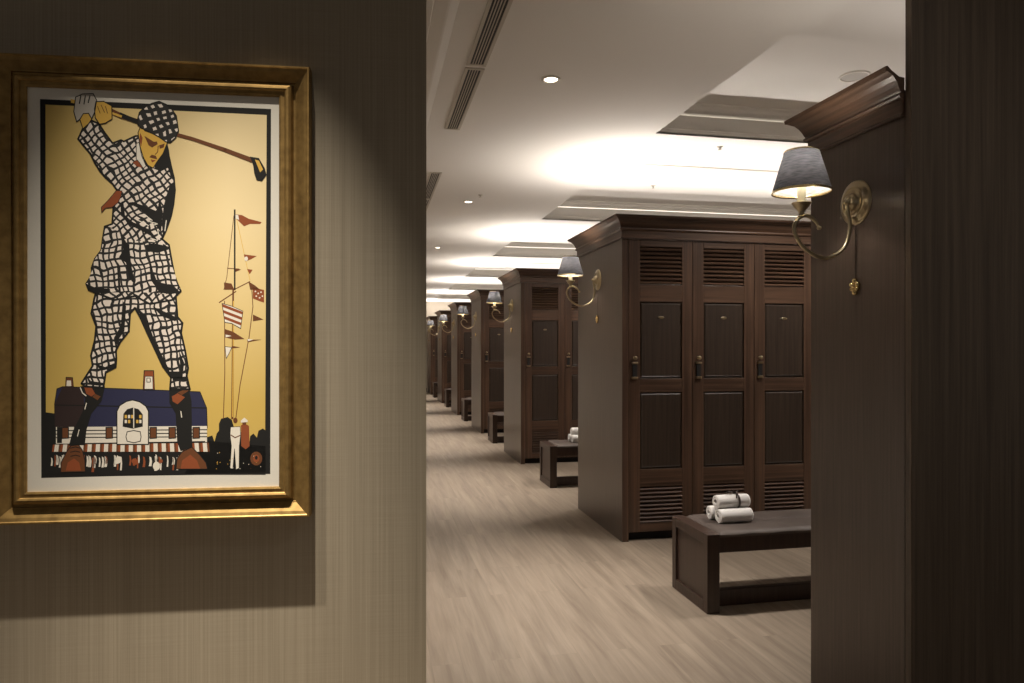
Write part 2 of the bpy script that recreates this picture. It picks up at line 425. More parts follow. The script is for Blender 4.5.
def sky_mat():
    mt, n, l, b = nt('printed_yellow_sky'); tc = n.new('ShaderNodeTexCoord'); sp = n.new('ShaderNodeSeparateXYZ')
    l.new(tc.outputs['Object'], sp.inputs[0])
    # printed tint: pale cream around the figure's chest, yellow towards the left and the foot
    x = n.new('ShaderNodeMapRange'); x.inputs[1].default_value = -.30; x.inputs[2].default_value = .18; l.new(sp.outputs['X'], x.inputs[0])
    z = n.new('ShaderNodeMapRange'); z.inputs[1].default_value = .30; z.inputs[2].default_value = .78; l.new(sp.outputs['Z'], z.inputs[0])
    mu = n.new('ShaderNodeMath'); mu.operation = 'MULTIPLY'; l.new(x.outputs[0], mu.inputs[0]); l.new(z.outputs[0], mu.inputs[1])
    mx = n.new('ShaderNodeMix'); mx.data_type = 'RGBA'; mx.inputs[6].default_value = (.63, .445, .11, 1); mx.inputs[7].default_value = (.84, .69, .40, 1)
    l.new(mu.outputs[0], mx.inputs[0]); l.new(mx.outputs[2], b.inputs['Base Color']); b.inputs['Roughness'].default_value = .75
    return mt
INK = [ink('paper', (.74, .72, .66)), ink('black_ink', (.014, .014, .014)), sky_mat(), ink('white_ink', (.80, .76, .68)),
       plaid_mat('printed_plaid_diagonal', 38, 62, 62), plaid_mat('printed_plaid_upright', 8, 66, 58), plaid_mat('printed_plaid_dark', 20, 55, 55, .55, .55),
       ink('navy_ink', (.028, .030, .075)), ink('russet_ink', (.28, .075, .028)), ink('ochre_ink', (.72, .45, .09)),
       ink('glove_ink', (.50, .47, .43)), ink('brown_ink', (.15, .055, .022)), ink('dusk_ink', (.035, .022, .022))]
PAPER, BLK, SKY, WHT, PLD, PLU, PLK, NAVY, RED, OCH, GLV, BRN, DUSK = range(13)
CR = {1: (30, 80, 5.69), 2: (110, 80, 5.69), 3: (75, 180, 5.69), 4: (70, 280, 5.69), 5: (190, 90, 3.42), 6: (190, 290, 3.59), 7: (30, 360, 4.88), 8: (110, 360, 4.88), 0: (0, 0, 1)}
pm = MB(INK)
def cv(c, pts): a, b, s = CR[c]; return [(a+x/s, b+y/s) for x, y in pts]
def poly(c, pts, mi, layer, outline=0):
    q = cv(c, pts)
    if outline: strokepx(q+[q[0]], outline, BLK, layer+.5)
    vs = [pp(x, y, layer) for x, y in q]
    f = pm.face(vs, mi)
def strokepx(q, wd, mi, layer):
    for i in range(len(q)-1):
        (x0, y0), (x1, y1) = q[i], q[i+1]; dx, dy = x1-x0, y1-y0; L = math.hypot(dx, dy)
        if L < 1e-6: continue
        w0 = wd[0]+(wd[1]-wd[0])*i/(len(q)-1) if isinstance(wd, tuple) else wd
        w1 = wd[0]+(wd[1]-wd[0])*(i+1)/(len(q)-1) if isinstance(wd, tuple) else wd
        nx, ny = -dy/L/2, dx/L/2; ex, ey = dx/L*.25*w0, dy/L*.25*w0
        pm.face([pp(x0-ex+nx*w0, y0-ey+ny*w0, layer), pp(x1+ex+nx*w1, y1+ey+ny*w1, layer),
                 pp(x1+ex-nx*w1, y1+ey-ny*w1, layer), pp(x0-ex-nx*w0, y0-ey-ny*w0, layer)], mi)
def stroke(c, pts, wd, mi, layer): strokepx(cv(c, pts), wd, mi, layer)
def blob(cx, cy, rx, ry, mi, layer, n=14, jit=0):
    poly(0, [(cx+rx*(1+random.uniform(-jit, jit))*math.cos(2*math.pi*i/n), cy+ry*(1+random.uniform(-jit, jit))*math.sin(2*math.pi*i/n)) for i in range(n)], mi, layer)

poly(0, [(18, 80), (290, 90), (290, 498), (18, 502)], PAPER, 0)
poly(0, [(40, 99), (271, 109), (270.3, 474), (120, 476), (41.3, 478)], BLK, 1)
poly(0, [(45.5, 104.6), (266.7, 115), (265, 468), (46, 470)], SKY, 2)
# bushes and crowd ground
poly(7, [(74, 255), (100, 258), (125, 262), (130, 330), (1150, 420), (1150, 560), (74, 560)], BLK, 3)
poly(6, [(-20, 660), (50, 560), (62, 528), (80, 522), (88, 545), (96, 515), (104, 505), (104, 480), (112, 462), (135, 456), (150, 466), (160, 500), (205, 520), (212, 560),
         (216, 525), (228, 515), (240, 530), (246, 505), (262, 497), (272, 505), (272, 655)], BLK, 3)
# club house
poly(0, [(57, 386.8+2), (62.8, 386.6), (130, 389), (200, 391.8), (206.7, 408), (207.3, 428), (130, 428), (55, 428), (54.6, 404)], NAVY, 4, .8)
poly(0, [(54.6, 404), (62.8, 386.6), (84, 387.5), (84, 428), (55, 428)], DUSK, 4.7)
strokepx([(54.6, 405), (85, 405.5), (130, 406.5), (206.5, 408)], 1.1, BLK, 5.2)
poly(0, [(56, 427), (207, 426), (207, 443), (56, 445)], WHT, 5)
for yy in (430, 433.5, 437): strokepx([(56, yy+.6), (207, yy-.3)], 1.0, BLK, 6)
strokepx([(85, 443.5), (205, 441.5)], 1.0, BLK, 6)
for xx in (62, 106, 150, 169, 193): poly(0, [(xx, 427.5), (xx+6.5, 427.3), (xx+6.5, 438), (xx, 438.4)], BRN, 6.5, 1.0)
for xx in (57, 74): poly(0, [(xx, 427), (xx+5, 427), (xx+5, 443), (xx, 443)], BLK, 6.6)
for i in range(38):                                    # awning stripes
    x = 53+i*4.1; sl = -1.0+i*.05
    poly(0, [(x, 444.5-i*.05), (x+2.05, 444.4-i*.05), (x+2.05+sl, 451.6), (x+sl, 451.8)], WHT if i % 2 else RED, 6)
    poly(0, [(x+2.05, 444.5-i*.05), (x+4.1, 444.4-i*.05), (x+4.1+sl, 451.6), (x+2.05+sl, 451.8)], BRN if i % 2 else WHT, 6)
strokepx([(50, 444.2), (207, 442.4)], .8, BLK, 7)
# chimneys
poly(8, [(167, 52), (213, 52), (217, 146), (162, 146)], RED, 5.5, .9)
poly(8, [(172, 80), (208, 80), (210, 142), (168, 142)], WHT, 7, .5); strokepx(cv(8, [(180, 88), (196, 88), (198, 108), (180, 108), (180, 88)]), .7, BLK, 7.5)
poly(7, [(176, 84), (208, 86), (212, 130), (174, 130)], BRN, 5.5, .7); poly(7, [(180, 100), (200, 100), (202, 127), (178, 127)], WHT, 6.5)
# gable
poly(8, [(34, 412), (34, 250), (48, 222), (80, 202), (110, 195), (145, 204), (175, 225), (188, 250), (188, 412)], WHT, 7.5, 1.1)
poly(8, [(62, 325), (66, 262), (84, 240), (112, 232), (140, 240), (160, 265), (160, 325), (112, 335)], BLK, 9)
for i, x in enumerate((72, 88, 104, 128, 143)):
    for j, y in enumerate((268, 292)):
        if (i+j) % 4 != 3: poly(8, [(x, y), (x+11, y), (x+11, y+16), (x, y+16)], OCH if (i+j) % 2 == 0 else WHT, 10)
stroke(8, [(116, 235), (116, 330)], 1.0, WHT, 10.5)
stroke(8, [(84, 350), (116, 344), (148, 350), (152, 375), (148, 396), (116, 404), (84, 396), (78, 375), (84, 350)], .8, BLK, 9)
# crowd
for i in range(46):
    x = random.uniform(50, 142) if i < 34 else random.uniform(142, 180)
    y = random.uniform(454, 458); h = random.uniform(7, 15); wd = random.uniform(.9, 2.2)
    if y+h > 473: h = 472-y
    poly(0, [(x, y), (x+wd, y+1), (x+wd*1.4, y+h*.5), (x+wd*1.1, y+h), (x-wd*.3, y+h), (x+wd*.2, y+h*.5)], random.choice([WHT, WHT, WHT, RED]), 6.2)
blob(156.5, 466, 3.6, 4.4, WHT, 6.5); blob(161, 461, 1.8, 2, RED, 6.6)
blob(135, 462, 3, 3.5, RED, 6.4, jit=.3); blob(118, 460, 3, 4, WHT, 6.4, jit=.3)
# shoes, socks
poly(7, [(150, 548), (152, 500), (178, 450), (200, 418), (238, 414), (256, 440), (268, 490), (270, 545)], BRN, 8, .8)
for y in (430, 450, 470): stroke(7, [(198, y), (222, y-6), (244, y)], .8, BLK, 9.5)
poly(7, [(175, 540), (185, 500), (215, 480), (240, 500), (250, 540)], RED, 9.2)
poly(7, [(246, 128), (366, 128), (350, 200), (300, 262), (276, 340), (268, 415), (190, 418), (208, 350), (258, 250), (270, 190)], BLK, 8.5)
poly(7, [(262, 122), (300, 132), (318, 165), (300, 178), (275, 165)], RED, 10); poly(7, [(318, 165), (345, 178), (330, 196), (305, 180)], BRN, 10)
stroke(7, [(246, 135), (256, 160), (274, 175)], 1.0, WHT, 10)
stroke(7, [(276, 210), (268, 240)], .9, WHT, 10); stroke(7, [(232, 372), (240, 340)], .8, WHT, 10)
poly(8, [(322, 532), (328, 480), (352, 448), (400, 425), (440, 465), (468, 500), (476, 532)], BRN, 8, .8)
poly(8, [(345, 530), (352, 490), (392, 462), (425, 490), (440, 530)], RED, 9.2)
poly(8, [(290, 120), (380, 120), (398, 200), (400, 340), (402, 425), (345, 445), (328, 400), (320, 260), (290, 208)], BLK, 8.5)
poly(8, [(302, 178), (330, 162), (366, 182), (330, 216), (306, 202)], RED, 10); poly(8, [(330, 158), (378, 138), (384, 150), (350, 172)], BRN, 10)
stroke(8, [(346, 250), (350, 280)], .9, WHT, 10)
# trousers
poly(4, [(150, 60), (138, 110), (122, 190), (150, 262), (142, 340), (120, 430), (130, 488), (66, 588), (88, 606), (190, 612), (204, 524), (260, 496), (264, 450), (262, 400),
         (285, 355), (335, 292), (342, 190), (370, 158), (402, 215), (440, 300), (480, 385), (530, 492), (575, 552), (570, 620), (682, 622), (664, 545), (672, 500),
         (655, 400), (632, 300), (640, 245), (612, 210), (602, 90), (400, 20)], PLU, 11, 2.0)
for pts in ([(262, 60), (300, 120), (290, 260), (250, 330), (262, 400), (275, 340), (310, 290), (320, 150)], [(90, 540), (110, 590), (190, 600), (190, 585), (120, 575)],
            [(470, 150), (560, 190), (610, 215), (600, 235), (520, 205)], [(385, 160), (430, 200), (480, 340), (560, 500), (575, 545), (520, 470), (430, 290)],
            [(620, 400), (650, 470), (640, 560), (580, 560), (560, 520), (630, 520)], [(130, 470), (200, 495), (260, 470), (255, 500), (180, 515)],
            [(575, 555), (665, 548), (660, 580), (640, 570), (600, 570)]):
    poly(4, pts, BLK, 13)
# jacket with the raised arm
body = [(82.7, 129.2), (78.3, 138.9), (84, 146), (90.6, 153.8), (95, 163), (100.3, 171.4), (106, 178), (112.6, 183.7), (117, 190), (119, 199), (113.5, 207), (112.3, 223.9), (104.9, 226.6),
        (103, 238), (101.4, 250.3), (95, 259), (91.7, 267.9), (92, 275), (86.4, 283.7), (89, 290), (95.2, 292.5), (115, 300), (135, 296), (150, 304), (172, 300), (180.8, 291), (175.2, 278.4),
        (172, 262), (169, 245), (162, 239), (166.4, 229.2), (171, 216), (173.4, 204.6), (175, 190), (174, 178), (171.5, 167.9), (167.1, 148), (155, 155), (148, 150), (142, 140), (139, 136),
        (135.5, 136.2), (124, 141.5), (121, 140.2), (112.6, 143.3), (104.7, 132.7), (99, 124), (91.5, 120.4)]
poly(0, body, PLD, 14, 1.9)
poly(3, [(175, 265), (235, 285), (275, 330), (330, 345), (470, 355), (530, 372), (545, 470), (600, 620), (520, 650), (420, 640), (300, 640), (200, 640), (115, 635), (65, 590), (100, 510), (100, 470), (150, 400)], PLU, 15.2)
for pts in ([(480, 100), (500, 180), (490, 300), (470, 270), (380, 170), (300, 130), (330, 125), (400, 150), (470, 180)],
            [(545, 20), (568, 20), (560, 140), (522, 280), (500, 310), (495, 240), (505, 150), (520, 90)],
            [(275, 120), (285, 200), (330, 240), (420, 280), (470, 340), (400, 300), (300, 250), (262, 190), (258, 130)],
            [(400, 370), (450, 360), (530, 378), (525, 398), (470, 415), (410, 405)], [(270, 320), (310, 380), (320, 480), (345, 600), (310, 560), (290, 470), (250, 440), (275, 400)],
            [(420, 420), (445, 520), (470, 580), (560, 600), (600, 640), (540, 650), (480, 640), (430, 560)], [(65, 590), (110, 610), (200, 620), (200, 640), (115, 645), (75, 615)],
            [(250, 480), (262, 640), (248, 640), (240, 500)]):
    poly(3, pts, BLK, 16.5)
for pts in ([(430, 330), (470, 345)], [(420, 235), (470, 250), (430, 262)], [(520, 230), (512, 290)], [(470, 280), (482, 340)], [(360, 230), (420, 260)], [(400, 200), (440, 230)]):
    stroke(3, pts, .9, WHT, 17.2)
poly(2, [(325, 352), (336, 400), (350, 500), (362, 560), (345, 545), (330, 500), (290, 520), (250, 505), (275, 460), (300, 420)], BLK, 16.5)
# lapel / collar and tie
poly(2, [(150, 362), (166, 355), (180, 430), (206, 490), (190, 503), (168, 470), (150, 450)], WHT, 17, .7)
poly(2, [(130, 470), (160, 455), (185, 500), (150, 490)], RED, 17)
poly(3, [(268, 62), (235, 60), (215, 85), (185, 120), (150, 155), (152, 185), (175, 160), (212, 156), (245, 130), (262, 95)], RED, 17, .6)
# face
poly(2, [(176, 262), (200, 290), (280, 320), (328, 355), (302, 420), (272, 460), (246, 502), (216, 486), (190, 440), (172, 380), (160, 300)], OCH, 18, .9)
poly(2, [(205, 300), (260, 325), (285, 360), (262, 400), (240, 420), (220, 400), (200, 350)], WHT if False else OCH, 18.8)
poly(2, [(196, 318), (215, 330), (250, 352), (268, 350), (272, 366), (240, 385), (220, 372)], BRN, 19.6); poly(2, [(280, 372), (312, 362), (306, 385), (284, 392)], BRN, 19.6)
poly(2, [(238, 425), (262, 432), (270, 452), (244, 446), (224, 440)], BRN, 19.6); poly(2, [(232, 452), (262, 458), (240, 470)], RED, 19.6)
stroke(2, [(275, 375), (272, 410), (258, 424)], .8, BRN, 19.6); poly(2, [(172, 300), (186, 330), (178, 380), (168, 340)], RED, 19.5)
# cap
poly(2, [(158, 225), (168, 185), (200, 155), (240, 133), (280, 122), (320, 140), (350, 165), (378, 205), (390, 290), (374, 328), (344, 356), (318, 352), (280, 325), (220, 292), (180, 275), (160, 255)], PLK, 20, 1.2)
# hands
poly(1, [(285, 225), (305, 190), (335, 190), (352, 222), (335, 248), (302, 278)], OCH, 18, .8)
poly(1, [(260, 98), (300, 80), (360, 78), (380, 115), (370, 180), (352, 222), (334, 190), (304, 192), (284, 225), (266, 238), (250, 180)], GLV, 19, .9)
for pts in ([(290, 90), (282, 135)], [(316, 88), (308, 138)], [(342, 90), (332, 130)]): stroke(1, pts, 1.1, BLK, 20)
poly(1, [(376, 124), (420, 122), (466, 148), (468, 222), (430, 246), (396, 252), (372, 215), (368, 165)], OCH, 19, 1.0)
for pts in ([(385, 150), (400, 190)], [(405, 142), (425, 185)], [(430, 150), (442, 190)]): stroke(1, pts, .7, BRN, 20)
poly(1, [(232, 108), (262, 116), (258, 135), (234, 130)], OCH, 18)
# club
stroke(1, [(466, 180), (520, 205), (600, 232)], (5.5, 4.5), BRN, 17.5); stroke(1, [(470, 190), (520, 208)], 2.2, OCH, 18.2)
stroke(2, [(60, 200), (160, 240)], (5, 4), BLK, 17.6)
stroke(2, [(385, 312), (480, 338), (569, 368)], (3.6, 3.2), BRN, 15.8)
stroke(5, [(0, 164), (120, 205), (212, 240)], (3.2, 4.6), BRN, 15.9)
poly(5, [(205, 228), (236, 233), (256, 268), (262, 290), (246, 312), (228, 308), (220, 285), (216, 255)], BLK, 16.5)
poly(5, [(222, 238), (236, 242), (250, 272), (240, 282)], OCH, 17.5)
# flagpole, ropes, pennants
stroke(5, [(153, 410), (153, 683)], (1.6, 1.6), BLK, 4); stroke(6, [(155, 0), (152, 462)], (1.7, 2.2), BRN, 4)
stroke(6, [(156, 40), (153, 455)], .9, OCH, 4.8)
stroke(5, [(150, 430), (126, 640), (116, 683)], .6, BRN, 4); stroke(5, [(157, 430), (205, 650)], .5, OCH, 4)
stroke(6, [(124, 40), (125, 300), (120, 462)], .8, BRN, 4); stroke(6, [(222, 0), (226, 60), (212, 170), (180, 340), (165, 458)], .8, BRN, 4)
stroke(5, [(150, 683), (205, 655)], .9, BRN, 4); stroke(6, [(105, 45), (165, 5)], 1.0, BRN, 4)
stroke(5, [(128, 610), (168, 612)], .8, BRN, 4)
poly(5, [(156, 425), (178, 428), (200, 440), (245, 452), (240, 458), (205, 458), (185, 466), (158, 440)], RED, 5)
poly(5, [(156, 426), (165, 428), (168, 444), (156, 440)], WHT, 5.6)
poly(5, [(184, 562), (228, 568), (210, 578), (190, 586)], RED, 5); blob(246.2, 258.7, 1.8, 2.2, WHT, 5.6)
poly(5, [(195, 612), (214, 615), (204, 630)], RED, 5); poly(5, [(155, 610), (175, 614), (156, 622)], BRN, 5)
poly(5, [(116, 658), (142, 662), (152, 683), (118, 683)], BRN, 5); poly(5, [(200, 655), (222, 668), (240, 683), (206, 683)], BRN, 5)
poly(6, [(115, 48), (150, 58), (190, 76), (182, 138), (150, 120), (125, 116)], WHT, 5, .6)
for t in (.0, .34, .68):
    q = lambda s, a=(115, 48), b=(190, 76), c=(125, 116), d=(182, 138): None
    def lerp(a, b, s): return (a[0]+(b[0]-a[0])*s, a[1]+(b[1]-a[1])*s)
    L0, R0 = lerp((116, 50), (126, 114), t), lerp((189, 78), (182, 136), t); L1, R1 = lerp((116, 50), (126, 114), t+.17), lerp((189, 78), (182, 136), t+.17)
    poly(6, [L0, R0, R1, L1], RED, 6.5)
poly(6, [(225, -10), (266, 0), (266, 45), (250, 40), (226, 30)], RED, 5)
for x, y in ((235, 5), (245, 12), (255, 8), (238, 22), (250, 28), (260, 22)): blob(190+x/3.59, 290+y/3.59, .8, .8, WHT, 6)
poly(6, [(226, 88), (264, 106), (226, 112)], BRN, 5); poly(6, [(125, 140), (155, 150), (196, 176), (160, 178), (126, 170)], BRN, 5); poly(6, [(128, 160), (150, 165), (128, 170)], WHT, 6)
poly(6, [(205, 178), (258, 178), (225, 184), (207, 188)], BRN, 5); poly(6, [(207, 176), (228, 178), (208, 184)], WHT, 6)
poly(6, [(126, 203), (150, 206), (140, 228), (130, 246)], WHT, 5, .5); poly(6, [(150, 200), (180, 206), (150, 210)], BRN, 5)
# the two standing onlookers
poly(6, [(146, 492), (180, 490), (182, 520), (177, 560), (176, 640), (165, 644), (160, 570), (154, 642), (144, 640), (149, 560), (144, 520)], WHT, 6, .5)
stroke(6, [(146, 520), (162, 530), (180, 522)], 1.0, BRN, 7.2); blob(190+163/3.59, 290+468/3.59, 2.2, 2.8, BRN, 6.5)
poly(6, [(183, 486), (195, 478), (212, 488), (214, 560), (200, 572), (184, 560)], RED, 5.5); poly(6, [(182, 470), (195, 458), (207, 468), (207, 474), (183, 476)], WHT, 6); blob(190+195/3.59, 290+478/3.59, 2, 2, BRN, 5.8)
blob(190+238/3.59, 290+605/3.59, 6.0, 7.0, BRN, 6); blob(190+238/3.59, 290+605/3.59, 3.2, 4.0, RED, 6.5); blob(190+238/3.59, 290+602/3.59, 1.4, 2.0, BLK, 7)
for i in range(22):
    x, y = random.uniform(216, 262), random.uniform(452, 470)
    blob(x, y, .45, .45, random.choice([WHT, OCH, BRN]), 6.1, n=6)
pm.build('print', pic, normals=False)
m = MB([M['dark']]); m.box((-HW+.06, -.025, .06), (HW-.06, -.002, H-.06)); m.build('backing_board', pic)

# ================================================================== LOCKER BANKS
DW, NDOOR = 0.413, 10
BW = XR-.005-ROW_X
DW = (BW-.048)/NDOOR
# crown profile: (out, z)
CP = [(0, 2.048), (.012, 2.048), (.012, 2.054), (.008, 2.060), (.008, 2.102), (.016, 2.106), (.021, 2.113), (.019, 2.119), (.014, 2.123), (.018, 2.130), (.024, 2.145), (.032, 2.160),
      (.043, 2.174), (.057, 2.183), (.061, 2.186), (.068, 2.188), (.070, 2.201), (.062, 2.203), (.048, 2.190), (.02, 2.172), (0, 2.17)]
def make_door():
    zb_, ztp = .062, 2.046; w_ = DW-.003
    xl0, xl1 = .080, w_-.076
    z = dict(l1=(.119, .368), p1=(.485, 1.008), p2=(1.100, 1.624), l2=(1.743, 2.000))
    m = MB([M['walnut_v'], M['walnut_h']])
    m.box((0, 0, zb_), (xl0, .022, ztp), 0); m.box((xl1, 0, zb_), (w_, .022, ztp), 0)
    for a, b in ((zb_, z['l1'][0]), (z['l1'][1], z['p1'][0]), (z['p1'][1], z['p2'][0]), (z['p2'][1], z['l2'][0]), (z['l2'][1], ztp)):
        m.box((xl0, .0008, a), (xl1, .022, b), 1)
    d = m.build('door', None, bevel=.0018)
    for key in ('l2', 'l1'):
        a, b = z[key]; m = MB([M['walnut_h'], M['dark']]); n = 9; st = (b-a)/n
        for i in range(n):
            zc = a+st*(i+.5)
            R_ = Matrix.Translation((0, .012, zc)) @ Matrix.Rotation(math.radians(38), 4, 'X')
            m.box((xl0-.002, -.0145, -.0045), (xl1+.002, .0145, .0045), 0, R_)
        m.box((xl0-.002, .0235, a), (xl1+.002, .0245, b), 1)
        m.build('louver', d)
    for key in ('p2', 'p1'):
        a, b = z[key]; m = MB([M['panelwood'], M['walnut_h']])
        g = .0; rs = []
        for ins, dep in ((0, .004), (.004, .013), (.016, .003), (.018, .004)):
            rs.append([(xl0+ins, dep, a+ins), (xl1-ins, dep, a+ins), (xl1-ins, dep, b-ins), (xl0+ins, dep, b-ins)])
        m.rings(rs, 0, False, True); m.face(rs[-1], 0)
        m.build('raised_panel', d)
    m = MB([M['brass'], M['black']])
    lx, lz = .040, 1.165
    m.box((lx-.021, -.016, lz+.036), (lx+.021, 0, lz+.049), 0); m.box((lx-.020, -.016, lz-.066), (lx+.020, 0, lz-.050), 0)
    m.box((lx-.016, -.011, lz-.050), (lx+.016, 0, lz+.036), 1)
    m.lathe([(.0001, -.034), (.008, -.032), (.0135, -.025), (.0135, -.019), (.008, -.012), (.006, -.006), (.011, -.004), (.011, 0)], (lx, 0, lz+.078), 'Y', 16, 0)
    m.build('latch', d, bevel=.001)
    m = MB([M['brass']]); cx = (xl0+xl1)/2
    prof_ = []
    for sc, y in ((1, .004), (1, .0005), (.8, -.001)):
        prof_.append([(cx+.022*sc*math.cos(t), y, 1.518+.0095*sc*math.sin(t)) for t in [2*math.pi*j/20 for j in range(20)]])
    m.rings(prof_, 0, False, True, False, True); m.build('number_plate', d)
    return d
door0 = make_door(); door_used = False

def make_bank(k, label):
    global door_used
    y0 = FRONT[k]
    r = empty('locker_bank', (ROW_X, y0, 0)); tag(r, label, 'lockers', 'rows of wooden lockers along the corridor')
    m = MB([M['veneer'], M['dark']]); m.box((0, 0, 0), (.004, .1, 2.13)); m.box((0, .1, 0), (BW, DEPTH, 2.13)); m.build('carcass', r)
    m = MB([M['walnut_v'], M['dark']]); m.box((.004, .0, 0), (.0455, .099, 2.05), 0); m.box((.0455, .028, .062), (BW, .099, 2.05), 1)
    m.box((.0455, .05, 0), (BW, .099, .061), 1)
    m.build('end_stile', r)
    m = MB([M['walnut_h'], M['walnut_y']])
    m.sweep([(BW, DEPTH), (0, DEPTH), (0, 0), (BW, 0)], CP, side=-1)
    for f in m.bm.faces:
        n = f.normal; f.normal_update()
        if abs(f.normal.x) > abs(f.normal.y): f.material_index = 1
    m.build('crown_molding', r)
    for i in range(NDOOR if k == 0 else 6):
        if not door_used: d = door0; door_used = True
        else: d = dup(door0)
        d.parent = r; d.location = (.048+i*DW, 0, 0)
    return r
bank_labels = ['nearest full dark walnut locker bank, three louvered doors in clear view behind the bench',
               'dark walnut locker bank standing directly behind the nearest full one, two doors showing',
               'dark walnut locker bank, third full one along the corridor, grey side panel narrow',
               'dark walnut locker bank, fourth full one along the corridor',
               'dark walnut locker bank, next to last before the pale end wall',
               'farthest dark walnut locker bank, touching the pale end wall of the corridor']
for k in range(NB): make_bank(k, bank_labels[k])

# near single-depth bank, its veneered end beside the wood wall
yb0, yb1 = 1.934, 2.417
r = empty('locker_bank', (ROW_X, yb0, 0)); D0 = yb1-yb0
tag(r, 'closest locker bank, seen only as a tall veneered end panel beside the wood wall', 'lockers', 'rows of wooden lockers along the corridor')
m = MB([M['veneer']]); m.box((0, 0, 0), (BW, D0, 2.13)); m.build('carcass', r)
m = MB([M['walnut_h'], M['walnut_y']]); m.sweep([(BW, D0), (0, D0), (0, .0)], CP, side=-1)
for f in m.bm.faces:
    f.normal_update()
    if abs(f.normal.x) > abs(f.normal.y): f.material_index = 1
m.build('crown_molding', r)

# ================================================================== BENCHES
def make_bench():
    r = empty('bench', (0, 0, 0)); L, Wd, Hh = 1.62, .41, .39
    for sx in (0, 1):
        m = MB([M['benchwood']]); x0 = 0 if sx == 0 else L-.066; x1 = x0+.066
        xo, xi = (x0, x1) if sx == 0 else (x1, x0)
        m.box((min(xo, xi)+(.012 if sx == 0 else 0), .02, .02), (max(xo, xi)-(0 if sx == 0 else .012), Wd-.02, Hh-.012))
        m.box((x0, 0, 0), (x1, .045, Hh)); m.box((x0, Wd-.045, 0), (x1, Wd, Hh))
        m.box((x0, .045, 0), (x1, Wd-.045, .055)); m.box((x0, .045, Hh-.05), (x1, Wd-.045, Hh))
        m.build('end_panel', r, bevel=.002)
    m = MB([M['benchwood']]); m.box((.066, .012, .295), (L-.066, Wd-.012, .372)); m.build('seat_rail', r, bevel=.002)
    m = MB([M['benchwood']]); m.box((.066, .085, .002), (L-.066, .125, .083)); m.build('stretcher', r, bevel=.002)
    # tufted cushion
    m = MB([M['leather']]); nx, ny = 66, 20; x0, x1, y0, y1 = .068, L-.068, .006, Wd-.006; g = []
    for i in range(nx+1):
        row = []
        for j in range(ny+1):
            u, v = i/nx, j/ny; x = x0+(x1-x0)*u; y = y0+(y1-y0)*v
            e = min(u*(x1-x0), (1-u)*(x1-x0), v*(y1-y0), (1-v)*(y1-y0))
            h = .384+.015*min(1, e/.03)**.5
            su = (u*4) % 1; sv = (v*2) % 1
            du = min(su, 1-su)*(x1-x0)/4; dv = min(sv, 1-sv)*(y1-y0)/2
            if e > .02: h -= .006*math.exp(-(du/.012)**2)+.006*math.exp(-(dv/.012)**2)
            h += .0015*math.sin(x*31+y*17)*math.cos(y*43)
            row.append(m.bm.verts.new((x, y, h)))
        g.append(row)
    for i in range(nx):
        for j in range(ny): f = m.bm.faces.new([g[i][j], g[i+1][j], g[i+1][j+1], g[i][j+1]]); f.smooth = True
    loop = [g[i][0] for i in range(nx+1)]+[g[nx][j] for j in range(1, ny+1)]+[g[i][ny] for i in range(nx-1, -1, -1)]+[g[0][j] for j in range(ny-1, 0, -1)]
    low = [m.bm.verts.new((v.co.x, v.co.y, .372)) for v in loop]
    for i in range(len(loop)):
        j = (i+1) % len(loop); m.bm.faces.new([loop[i], low[i], low[j], loop[j]])
    m.bm.faces.new(low)
    m.build('cushion', r)
    return r
bl = ['dark wooden bench with leather seat and towels in front of the nearest full locker bank',
      'second dark bench down the corridor, half hidden by the nearest full locker bank',
      'third dark bench down the corridor, partly hidden behind the second full locker bank',
      'fourth dark bench down the corridor, only its end panel showing',
      'fifth dark bench down the corridor, a small dark block beside the lockers',
      'farthest small dark bench near the pale end wall']
bench0 = make_bench()
BY = [3.18, 6.34, 9.46, 12.42, 15.43, 18.47]
for k in range(NB):
    b = bench0 if k == 0 else dup(bench0)
    b.location = (1.625 if k == 0 else 1.65, BY[k], 0); tag(b, bl[k], 'bench', 'low benches in the locker aisles')

# ================================================================== TOWELS
def make_towel(name, seed):
    rnd = random.Random(seed); m = MB([M['towel']]); L = .185; turns = 3.4; N = int(turns*26); nl = 14
    R0, R1, th = .009, .0385, .0078
    rr = []; pts = []
    for i in range(N+1):
        t = i/N; a = t*turns*2*math.pi+rnd.random()*.0; r_ = R0+(R1-th-R0)*t; pts.append((a, r_))
    sec = [(r_*math.cos(a), r_*math.sin(a)) for a, r_ in pts]+[((r_+th)*math.cos(a), (r_+th)*math.sin(a)) for a, r_ in reversed(pts)]
    ph = rnd.uniform(-2.2, -1.2)-pts[-1][0]
    cs, sn = math.cos(ph), math.sin(ph); sec = [(y*cs-z*sn, y*sn+z*cs) for y, z in sec]
    zs = .985
    for j in range(nl+1):
        u = j/nl; x = (u-.5)*L; k_ = 1-(.05 if j in (0, nl) else 0); wob = .0012*math.sin(u*11+seed)
        rr.append([(x+.0015*math.sin(i*.13+seed)*(1 if j in (0, nl) else 0), y*k_+wob, z*k_*zs) for i, (y, z) in enumerate(sec)])
    m.rings(rr, 0, True, True); m.face(rr[0][::-1]); m.face(rr[-1])
    bm = m.bm; bmesh.ops.remove_doubles(bm, verts=bm.verts, dist=1e-5); bmesh.ops.triangulate(bm, faces=[f for f in bm.faces if len(f.verts) > 4])
    return m.build(name)
t0 = make_towel('rolled_towel', 1)
tw_ribbon = MB([M['ribbon']])
